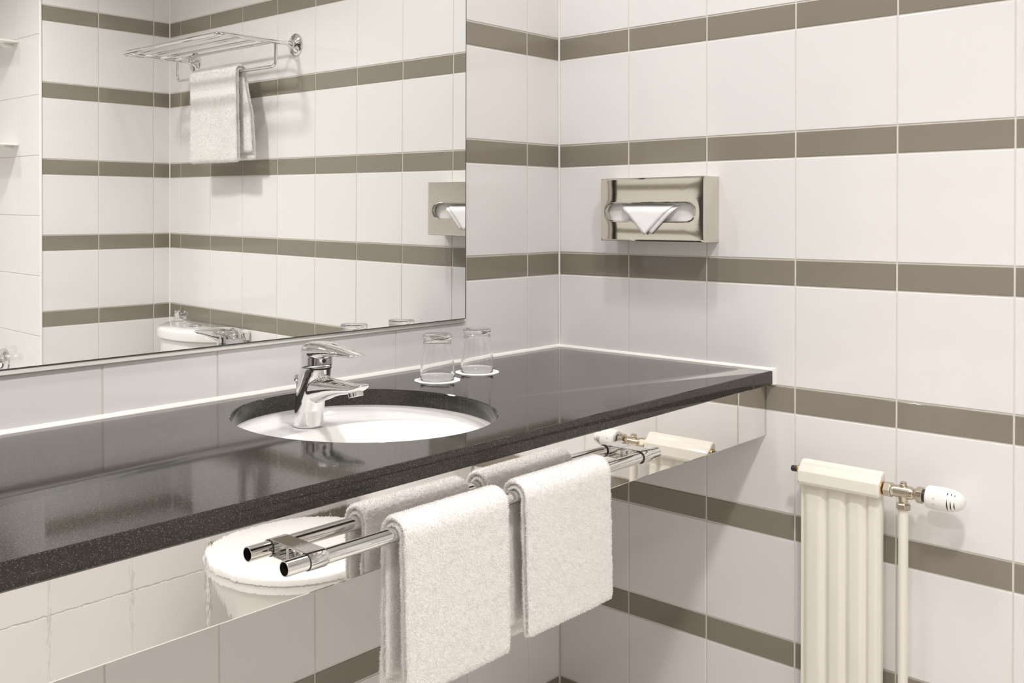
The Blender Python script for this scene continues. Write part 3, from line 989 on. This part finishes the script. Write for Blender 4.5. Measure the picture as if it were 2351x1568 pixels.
def rail_towel(x0, x1, zf, zbo, zbi, label, seed, lean):
    t = empty('hand_towel', ((x0+x1)/2, RY, RZ), label, 'towel', 'white towels on the chrome rail')
    zc = RZ - (x0+x1)/2*0 
    path = rail_path(RY, 0.7995, RR+0.0042, RR+0.0118, zf, zbo, zbi, flare=0.004)
    def disp(q, s, p):
        drop = max(0.0, 0.79-p.y)
        back = p.x > RY
        amp = drop*(0.055 if back else 0.010)
        dh = amp*noise.noise(Vector((s*16+seed, p.y*2.5, 1.0 if back else 0.0)))
        if back: dh = dh*0.8 - min(0.004, drop*0.03)
        # vertical creases at the open side
        da = lean*drop + (0.010*drop*10*0.06*math.sin(p.y*14+seed) if back else 0.0)
        if back: da += -0.03*drop
        # slightly uneven lower hem
        return dh, da
    c = ribbon('cloth', t, None, 'x', x0, x1, path, 0.0062, disp)
    pile(c, t, 290000, 0.0019, width=0.00042)
    return t
rail_towel(-1.0240, -0.8370, 0.6010, 0.600, 0.606, 'white terry hand towel on the chrome rail, the one nearer the open tube end', 1.3, 0.02)
rail_towel(-0.8010, -0.6060, 0.6060, 0.592, 0.600, 'white terry hand towel on the chrome rail, the one nearer the radiator', 7.7, 0.035)

# ------------------------------------------------------------------ radiator
rad = empty('radiator', (-0.045, -0.716, 0.10), 'narrow cream fluted panel radiator on the right wall', 'radiator')
def radiator():
    RY0, RY1 = -0.7925, -0.6345
    # header: closed profile in x,z extruded along y
    prof = [(-0.029, 0.6830), (-0.029, 0.7190), (-0.034, 0.7235), (-0.041, 0.7235), (-0.0465, 0.7200), (-0.0500, 0.7145), (-0.0590, 0.7085), (-0.0620, 0.7045), (-0.0625, 0.6850),
            (-0.0600, 0.6795), (-0.0540, 0.6785)]
    rings = []
    ins = [(0.0, 0.86), (0.0015, 0.96), (0.004, 1.0)]
    L_ = RY1-RY0
    cx_, cz_ = -0.045, 0.70
    for d, s in ins: rings.append([(cx_+(x-cx_)*s, RY0+d, cz_+(z-cz_)*s) for x, z in prof])
    for d, s in ins[::-1]: rings.append([(cx_+(x-cx_)*s, RY1-d, cz_+(z-cz_)*s) for x, z in prof])
    v, f = rings_vf(rings)
    o = mesh_obj('header', v, f, m_enamel, rad, smooth=True, sharp=20)
    bevel_mod(o, 0.0015, 3, 15)
    o2 = mesh_obj('bottom_header', [(x, y, z-0.585) for x, y, z in v], f, m_enamel, rad, smooth=True, sharp=20)
    # fluted sheet: 4 flutes
    B0, B1 = RY0+0.003, RY1-0.003
    seams = [B0, -0.7620, -0.7230, -0.6845, B1]
    ny = 96; prof2 = []
    for i in range(ny+1):
        y = B0+(B1-B0)*i/ny
        for a, b in zip(seams[:-1], seams[1:]):
            if a-1e-9 <= y <= b+1e-9:
                t = (y-a)/(b-a)
                # rounded trough near the seam, flat crown
                e = min(t, 1-t)
                d = 0.0065*(1-math.exp(-(e/0.16)**2))
                prof2.append((-0.0435-d, y))
                break
    rows_ = []
    for z, sh in [(0.135, 0.4), (0.16, 1.0), (0.4, 1.0), (0.640, 1.0), (0.655, 0.9), (0.668, 0.55), (0.677, 0.25), (0.684, 0.1)]:
        rows_.append([(-0.0435+(x+0.0435)*sh, y, z) for x, y in prof2])
    v, f = rings_vf(rows_, close=False, caps=(False, False))
    o = mesh_obj('fluted_panel', v, f, m_enamel, rad, smooth=True, sharp=60)
    if sum(p.normal.x*p.area for p in o.data.polygons) > 0: o.data.flip_normals()
    s = o.modifiers.new('t', 'SOLIDIFY'); s.thickness = 0.003; s.offset = -1
    box('back_plate', -0.0405, -0.030, B0, B1, 0.13, 0.69, m_enamel, rad, bevel=0.002)
    box('edge_flange', -0.0470, -0.034, B1-0.0015, B1+0.0015, 0.13, 0.684, m_enamel, rad, bevel=0.0008)
    for z in (0.25, 0.60):
        box('wall_bracket', -0.032, -0.0005, -0.73, -0.70, z, z+0.03, m_enamel, rad)
    # air vent, on the side of the worktop
    vy = RY1
    lathe('vent_plug', (-0.046, vy, 0.7030), (0, 1, 0), [(0, 0.0085), (0.004, 0.0085), (0.005, 0.006)], m_brass, rad, 20)
    lathe('air_vent', (-0.046, vy+0.004, 0.7030), (0, 1, 0), [(0, 0.0045), (0.004, 0.0058), (0.0125, 0.0058), (0.0135, 0.0050), (0.0145, 0.003)], m_dark, rad, 20)
    box('vent_spout', -0.0485, -0.0435, vy+0.0015, vy+0.0055, 0.6905, 0.6995, m_dark, rad, bevel=0.0006)
    # valve train along -y
    VX, VZ = -0.0440, 0.6955
    def L(name, y0, prof, mat, par=None, **k):
        return lathe(name, (VX, y0, VZ), (0, -1, 0), prof, mat, par or rad, **k)
    L('brass_bush', RY0+0.001, [(0, 0.0125), (0.0022, 0.0125), (0.003, 0.0105)], m_brass, n=28)
    val = L('valve_body', -0.8140, [(0, 0.0098), (0.001, 0.0108), (0.012, 0.0112), (0.020, 0.0112), (0.027, 0.0116), (0.031, 0.0112), (0.0345, 0.0100), (0.036, 0.0085)], m_nickel, n=40)
    bevel_mod(L('union_nut', -0.7955, [(0, 0.0112), (0.0015, 0.0136), (0.0125, 0.0136), (0.0140, 0.0118)], m_nickel, val, hexa=True, sharp=20), 0.0008, 2, 20)
    L('nut_ring', -0.8083, [(0, 0.0110), (0.0005, 0.0128), (0.0020, 0.0130), (0.0035, 0.0112), (0.0065, 0.0102)], m_nickel, val, n=32)
    VY = -0.8300
    lathe('top_boss', (VX, VY, VZ+0.006), (0, 0, 1), [(0, 0.0066), (0.0075, 0.0066), (0.0082, 0.0060), (0.0112, 0.0060), (0.0120, 0.0050)], m_nickel, val, 28)
    lathe('tee_branch', (VX, VY, VZ-0.004), (0, 0, -1), [(0, 0.0095), (0.010, 0.0086), (0.014, 0.0080), (0.018, 0.0095)], m_nickel, val, 32)
    bevel_mod(lathe('compression_nut', (VX, VY, VZ-0.0195), (0, 0, -1), [(0, 0.0105), (0.002, 0.0132), (0.0105, 0.0132), (0.0125, 0.0105)], m_nickel, val, hexa=True, sharp=20), 0.0008, 2, 20)
    # cast emblem on the body: square frame with a curl
    fx = VX-0.0112
    for (y0, y1, z0, z1) in [(-0.8470, -0.8390, 0.6990, 0.7000), (-0.8470, -0.8390, 0.6915, 0.6925), (-0.8400, -0.8390, 0.6915, 0.7000), (-0.8470, -0.8460, 0.6915, 0.7000)]:
        box('cast_emblem', fx-0.0006, fx+0.002, y0, y1, z0, z1, m_nickel, val)
    tube('cast_emblem', [(fx-0.0004, -0.8430+0.0016*math.cos(a), 0.6957+0.0020*math.sin(a)) for a in [k*0.5 for k in range(11)]], 0.0005, m_nickel, val, n=6)
    bevel_mod(L('lock_ring', -0.8535, [(0, 0.0120), (0.0015, 0.0142), (0.0115, 0.0148), (0.0125, 0.0130)], m_nickel, val, n=10, sharp=20), 0.0006, 2, 20)
    L('ring_gap', -0.8655, [(0, 0.0112), (0.006, 0.0112)], m_dark, val, n=24)
    hy = -0.8715
    head = L('thermostat_head', hy, [(0, 0.0165), (0.0012, 0.0190), (0.004, 0.0200), (0.020, 0.0205), (0.036, 0.0202), (0.047, 0.0185), (0.054, 0.0160), (0.060, 0.0120), (0.0635, 0.0070), (0.0645, 0.0)], m_plastic, n=56, sharp=60)
    def surf(ang, yoff, r):
        # ang 0 = facing -x, positive = up
        return Vector((VX-math.cos(ang)*r, hy-yoff, VZ+math.sin(ang)*r))
    def rad_at(yo):
        pr = [(0.004, 0.0200), (0.020, 0.0205), (0.036, 0.0202), (0.047, 0.0185), (0.054, 0.0160), (0.060, 0.0120)]
        for (a, ra), (b, rb) in zip(pr[:-1], pr[1:]):
            if a <= yo <= b: return ra+(rb-ra)*(yo-a)/(b-a)
        return 0.02
    for (a0, a1) in ((-0.90, 0.30), (0.66, 0.94)):
        for yo, ww in ((0.0395, 0.0019), (0.0452, 0.0017), (0.0508, 0.0014)):
            V = []; F = []
            nn = 12; mid = (a0+a1)/2; sc_ = 1.0 - (yo-0.04)*25
            aa0, aa1 = mid+(a0-mid)*sc_, mid+(a1-mid)*sc_
            for i in range(nn+1):
                a = aa0+(aa1-aa0)*i/nn
                h = ww*0.5*math.sin(math.pi*i/nn)+0.00005
                for s in (-1, 1):
                    V.append(surf(a, yo+s*h, rad_at(yo+s*h)+0.00012))
            for i in range(nn): F.append((2*i, 2*i+1, 2*i+3, 2*i+2))
            mesh_obj('vent_slit', V, F, m_void, head)
    def glyph(segs, ang0, yo0, size):
        V = []; F = []
        for (a, b, c, d) in segs:   # strokes in a unit square: u along the glyph's right, v up; the dial is read from its side
            p0 = (yo0 + b*size, ang0 - a*size/0.0205); p1 = (yo0 + d*size, ang0 - c*size/0.0205)
            A_ = surf(p0[1], p0[0], 0.02055); B_ = surf(p1[1], p1[0], 0.02055)
            dd = (B_-A_).normalized(); nx_ = Vector((-1, 0, 0)).cross(dd).normalized()*0.00022
            n0 = len(V); V.extend([A_+nx_, A_-nx_, B_-nx_, B_+nx_]); F.append((n0, n0+1, n0+2, n0+3))
        mesh_obj('dial_mark', V, F, m_dial_print, head)
    # the figures 4 and 3 lie sideways round the dial, with a tick below
    glyph([(0.7, 1.0, 0.1, 0.35), (0.1, 0.35, 0.95, 0.35), (0.7, 1.0, 0.7, 0.0)], 0.28, 0.0150, 0.0042)
    glyph([(0.1, 1.0, 0.7, 1.0), (0.7, 1.0, 0.8, 0.75), (0.8, 0.75, 0.4, 0.5), (0.4, 0.5, 0.8, 0.3), (0.8, 0.3, 0.7, 0.0), (0.7, 0.0, 0.1, 0.0)], -0.22, 0.0150, 0.0042)
    glyph([(0.0, 0.1, 1.0, 0.6)], -0.55, 0.0140, 0.004)
    glyph([(0.0, 0.5, 0.01, 1.6)], 0.95, 0.010, 0.003); glyph([(0.0, 0.5, 0.01, 1.9)], 0.93, 0.016, 0.003)
    # feed pipe
    lathe('feed_pipe', (VX, VY, 0.0), (0, 0, 1), [(0, 0.0088), (VZ-0.0300, 0.0088)], m_enamel, rad, 28)
radiator()

# ------------------------------------------------------------------ towel rack (seen in the mirror) on the right wall, with a towel
rack = empty('towel_rack', (0, -1.397, 1.704), 'chrome shelf-type towel rack on the wall above the toilet, seen in the mirror', 'rack')
def rack_build():
    YN, YFAR, ZR, XF = -1.0985, -1.6950, 1.7040, -0.268
    r = 0.0062
    for y in (YN, YFAR):
        lathe('wall_flange', (0, y, ZR), (-1, 0, 0), [(0, 0.0350), (0.004, 0.0345), (0.008, 0.0300), (0.011, 0.0180), (0.016, 0.0120), (0.026, 0.0105), (0.030, 0.0070)], m_chrome, rack, 36)
    fr = bend([(-0.01, YN, ZR), (XF, YN, ZR), (XF, YFAR, ZR), (-0.01, YFAR, ZR)], 0.022)
    tube('outer_frame', fr, r, m_chrome, rack)
    for x in (-0.215, -0.160, -0.105, -0.052):
        pts = bend([(x-0.030, YN, ZR-0.002), (x-0.004, YN-0.022, ZR+0.006), (x, YN-0.05, ZR+0.008), (x, YFAR+0.05, ZR+0.008), (x-0.004, YFAR+0.022, ZR+0.006), (x-0.030, YFAR, ZR-0.002)], 0.01, 4)
        tube('shelf_rod', pts, 0.0042, m_chrome, rack)
    b = bend([(-0.072, YN-0.004, ZR), (-0.072, YN-0.004, 1.632), (-0.072, YFAR+0.004, 1.632), (-0.072, YFAR+0.004, ZR)], 0.020)
    tube('hanging_bar', b, 0.0048, m_chrome, rack)
rack_build()
def rack_towel():
    t = empty('bath_towel', (-0.072, -1.40, 1.632), 'white terry towel with a flat woven band folded over the rack bar above the toilet', 'towel')
    cx_, cz_ = -0.072, 1.632
    path = rail_path(0.0, cz_, 0.0095, 0.0190, 1.348, 1.352, 1.356, 0.004)
    path = [(cx_+h, z) for h, z in path]           # front is -x
    def disp(q, s, p):
        drop = max(0.0, 1.62-p.y)
        back = p.x > cx_
        dh = drop*(0.03)*noise.noise(Vector((s*11, p.y*4, 2.0)))
        da = 0.03*drop*(1 if not back else 2.2) + (0.03 if back else 0.0)*min(1, drop*8)
        return dh, da
    c = ribbon('cloth', t, None, 'y', -1.572, -1.292, path, 0.0078, disp, nx=40)
    c.location = (0, 0, 0)
    return t, c
t_, c_ = rack_towel()
zb = loc_of(t_).z
pile(c_, t_, 110000, 0.0026, width=0.0008, band=(1.560-zb, 1.583-zb))

# ------------------------------------------------------------------ toilet (seen in the mirror and in the steel panel)
toi = empty('toilet', (-0.35, -1.555, 0.0), 'white close-coupled toilet against the right wall, seen in the mirror', 'toilet')
def toilet():
    YC = -1.547
    def egg(z, s=1.0, dx=0.0, back=-0.175, fx=-0.620, hw=0.212, n=72):
        cx_ = -0.43+dx; pts = []
        for k in range(n):
            a = 2*math.pi*k/n
            c, sn = math.cos(a), math.sin(a)
            ax_ = (cx_-fx) if c < 0 else (back-cx_)
            pw = 2.0 if c < 0 else 3.2
            x = cx_ + ax_*s*math.copysign(abs(c)**(2/pw), c)
            y = YC + hw*s*math.copysign(abs(sn)**(2/(2.15)), sn)
            pts.append((x, y, z))
        return pts
    def loft(name, rings, mat, sharp=50):
        v, f = rings_vf(rings); return mesh_obj(name, v, f, mat, toi, smooth=True, sharp=sharp)
    loft('lid', [egg(0.3830, 0.985), egg(0.3835, 1.0), egg(0.3940, 1.0), egg(0.3985, 0.985), egg(0.4005, 0.95), egg(0.4015, 0.6), egg(0.4015, 0.1)], m_white_lid)
    loft('seat_ring', [egg(0.3620, 0.97), egg(0.3635, 0.99), egg(0.3790, 0.99), egg(0.3810, 0.97)], m_white_lid)
    loft('bowl', [egg(0.0, 0.62, 0.02), egg(0.02, 0.60, 0.02), egg(0.12, 0.56, 0.02), egg(0.22, 0.66, 0.01), egg(0.30, 0.84), egg(0.335, 0.92), egg(0.354, 0.94), egg(0.3605, 0.93)], m_porcelain)
    def dee(z, g=0.0, back=-0.006):
        pts = []; hw = 0.200+g
        N = 24
        pts.append((back, YC-hw, z)); 
        for k in range(N+1):
            t = -1+2*k/N
            x = -(0.085+0.100*(1-abs(t)**2.4))-g
            yy = YC+hw*t
            pts.append((x, yy, z))
        pts.append((back, YC+hw, z))
        return pts
    o = mesh_obj('cistern', *rings_vf([dee(0.40, -0.03), dee(0.44, -0.012), dee(0.60, -0.008), dee(0.7635, -0.006)]), m_porcelain, toi, smooth=True, sharp=50)
    bevel_mod(o, 0.006, 3, 40)
    o = mesh_obj('cistern_lid', *rings_vf([dee(0.7645, -0.001), dee(0.7665, 0.003), dee(0.790, 0.004), dee(0.7965, 0.001), dee(0.7995, -0.008), dee(0.8005, -0.05, -0.008)]), m_porcelain, toi, smooth=True, sharp=50)
    bevel_mod(o, 0.006, 3, 50)
    lathe('flush_button', (-0.092, YC, 0.8000), (0, 0, 1), [(0, 0.0260), (0.002, 0.0255), (0.003, 0.0215), (0.0035, 0.0205), (0.006, 0.0195), (0.0072, 0.015)], m_chrome, toi, 32)
    box('bowl_shelf', -0.22, -0.04, YC-0.15, YC+0.15, 0.27, 0.385, m_porcelain, toi, bevel=0.02, seg=4)
    for s in (-0.075, 0.075):
        lathe('lid_hinge', (-0.190, YC+s-0.02, 0.392), (0, 1, 0), [(0, 0.009), (0.04, 0.009)], m_chrome, toi, 16)
toilet()
vv = empty('angle_valve', (0, -1.765, 0.815), 'small chrome angle valve on the wall behind the cistern, seen in the mirror', 'valve')
lathe('wall_rose', (0, -1.765, 0.815), (-1, 0, 0), [(0, 0.017), (0.004, 0.016), (0.007, 0.008), (0.03, 0.008)], m_chrome, vv, 24)
lathe('handle_cap', (-0.030, -1.765, 0.803), (0, 0, 1), [(0, 0.008), (0.012, 0.011), (0.026, 0.012), (0.030, 0.008)], m_chrome, vv, 24)
tube('supply_pipe', bend([(-0.030, -1.765, 0.812), (-0.030, -1.80, 0.809), (-0.012, -1.845, 0.806)], 0.01), 0.004, m_chrome, vv)

# ------------------------------------------------------------------ bath in the alcove (its tiled side shows in the steel panel)
bath = empty('bathtub', (-1.3, -2.2, 0.0), 'white bathtub behind a low tiled front, reflected in the steel panel', 'bathtub')
bx0, bx1, by0, by1 = -2.10, -XE-0.0050, YB+0.003, -D+0.0010
core = box('tiled_front', bx0, bx1, by1-0.06, by1-0.0016, 0.0, 0.52, m_grout, bath)
k = 0
xx = bx1
off = loc_of(core)
while xx > bx0+0.05:
    for z0, z1 in ((0.004, 0.080), (0.083, 0.278), (0.281, 0.476), (0.479, 0.520)):
        x0_ = max(xx-0.2, bx0)
        me = tile_mesh(xx-x0_-0.003, z1-z0, m_tile, 'tile')
        o = bpy.data.objects.new('tile', me); o.rotation_euler = (random.gauss(0, 0.0006), 0, math.pi+random.gauss(0, 0.0006))
        o.location = ((xx+x0_)/2-off.x, by1-off.y, (z0+z1)/2-off.z); link(o, core)
    xx -= 0.2
def tub():
    def rr(x0, x1, y0, y1, z, r=0.08, n=8):
        pts = []
        for (cx_, cy_, a0) in ((x1-r, y1-r, 0), (x0+r, y1-r, math.pi/2), (x0+r, y0+r, math.pi), (x1-r, y0+r, 3*math.pi/2)):
            for i in range(n+1):
                a = a0+math.pi/2*i/n; pts.append((cx_+r*math.cos(a), cy_+r*math.sin(a), z))
        return pts
    rings = [rr(bx0+0.002, bx1-0.002, by0+0.002, by1-0.002, 0.522, 0.02), rr(bx0+0.002, bx1-0.002, by0+0.002, by1-0.002, 0.545, 0.02), rr(bx0+0.05, bx1-0.05, by0+0.05, by1-0.07, 0.548, 0.12),
             rr(bx0+0.07, bx1-0.07, by0+0.07, by1-0.09, 0.53, 0.12), rr(bx0+0.12, bx1-0.12, by0+0.10, by1-0.13, 0.25, 0.12), rr(bx0+0.2, bx1-0.2, by0+0.15, by1-0.18, 0.15, 0.1)]
    v, f = rings_vf(rings, caps=(False, True))
    mesh_obj('tub_shell', v, f, m_porcelain, bath, smooth=True, sharp=50)
tub()
bm_ = empty('bath_mixer', (-XE, -2.20, 0.66), 'chrome bath mixer knob on the plain tiled alcove wall, left edge of the mirror', 'tap')
lathe('mixer_plate', (-XE, -2.185, 0.655), (-1, 0, 0), [(0, 0.045), (0.006, 0.044), (0.012, 0.030), (0.045, 0.026), (0.055, 0.022), (0.060, 0.010)], m_chrome, bm_, 36)
lathe('mixer_knob', (-XE-0.035, -2.185, 0.655), (0, 0, 1), [(0, 0.012), (0.03, 0.010), (0.05, 0.012), (0.055, 0.006)], m_chrome, bm_, 24)
for z, lab in ((1.755, 'upper'), (1.405, 'lower')):
    sh = empty('glass_shelf', (-XE, -2.15, z), lab + ' narrow glass shelf on the plain alcove wall, left edge of the mirror', 'shelf')
    box('shelf_plate', -XE-0.09, -XE-0.0005, -2.60, -2.055, z, z+0.006, m_plastic, sh, bevel=0.001)
    lathe('shelf_holder', (-XE, -2.11, z-0.006), (-1, 0, 0), [(0, 0.008), (0.03, 0.008), (0.032, 0.005)], m_plastic, sh, 16)
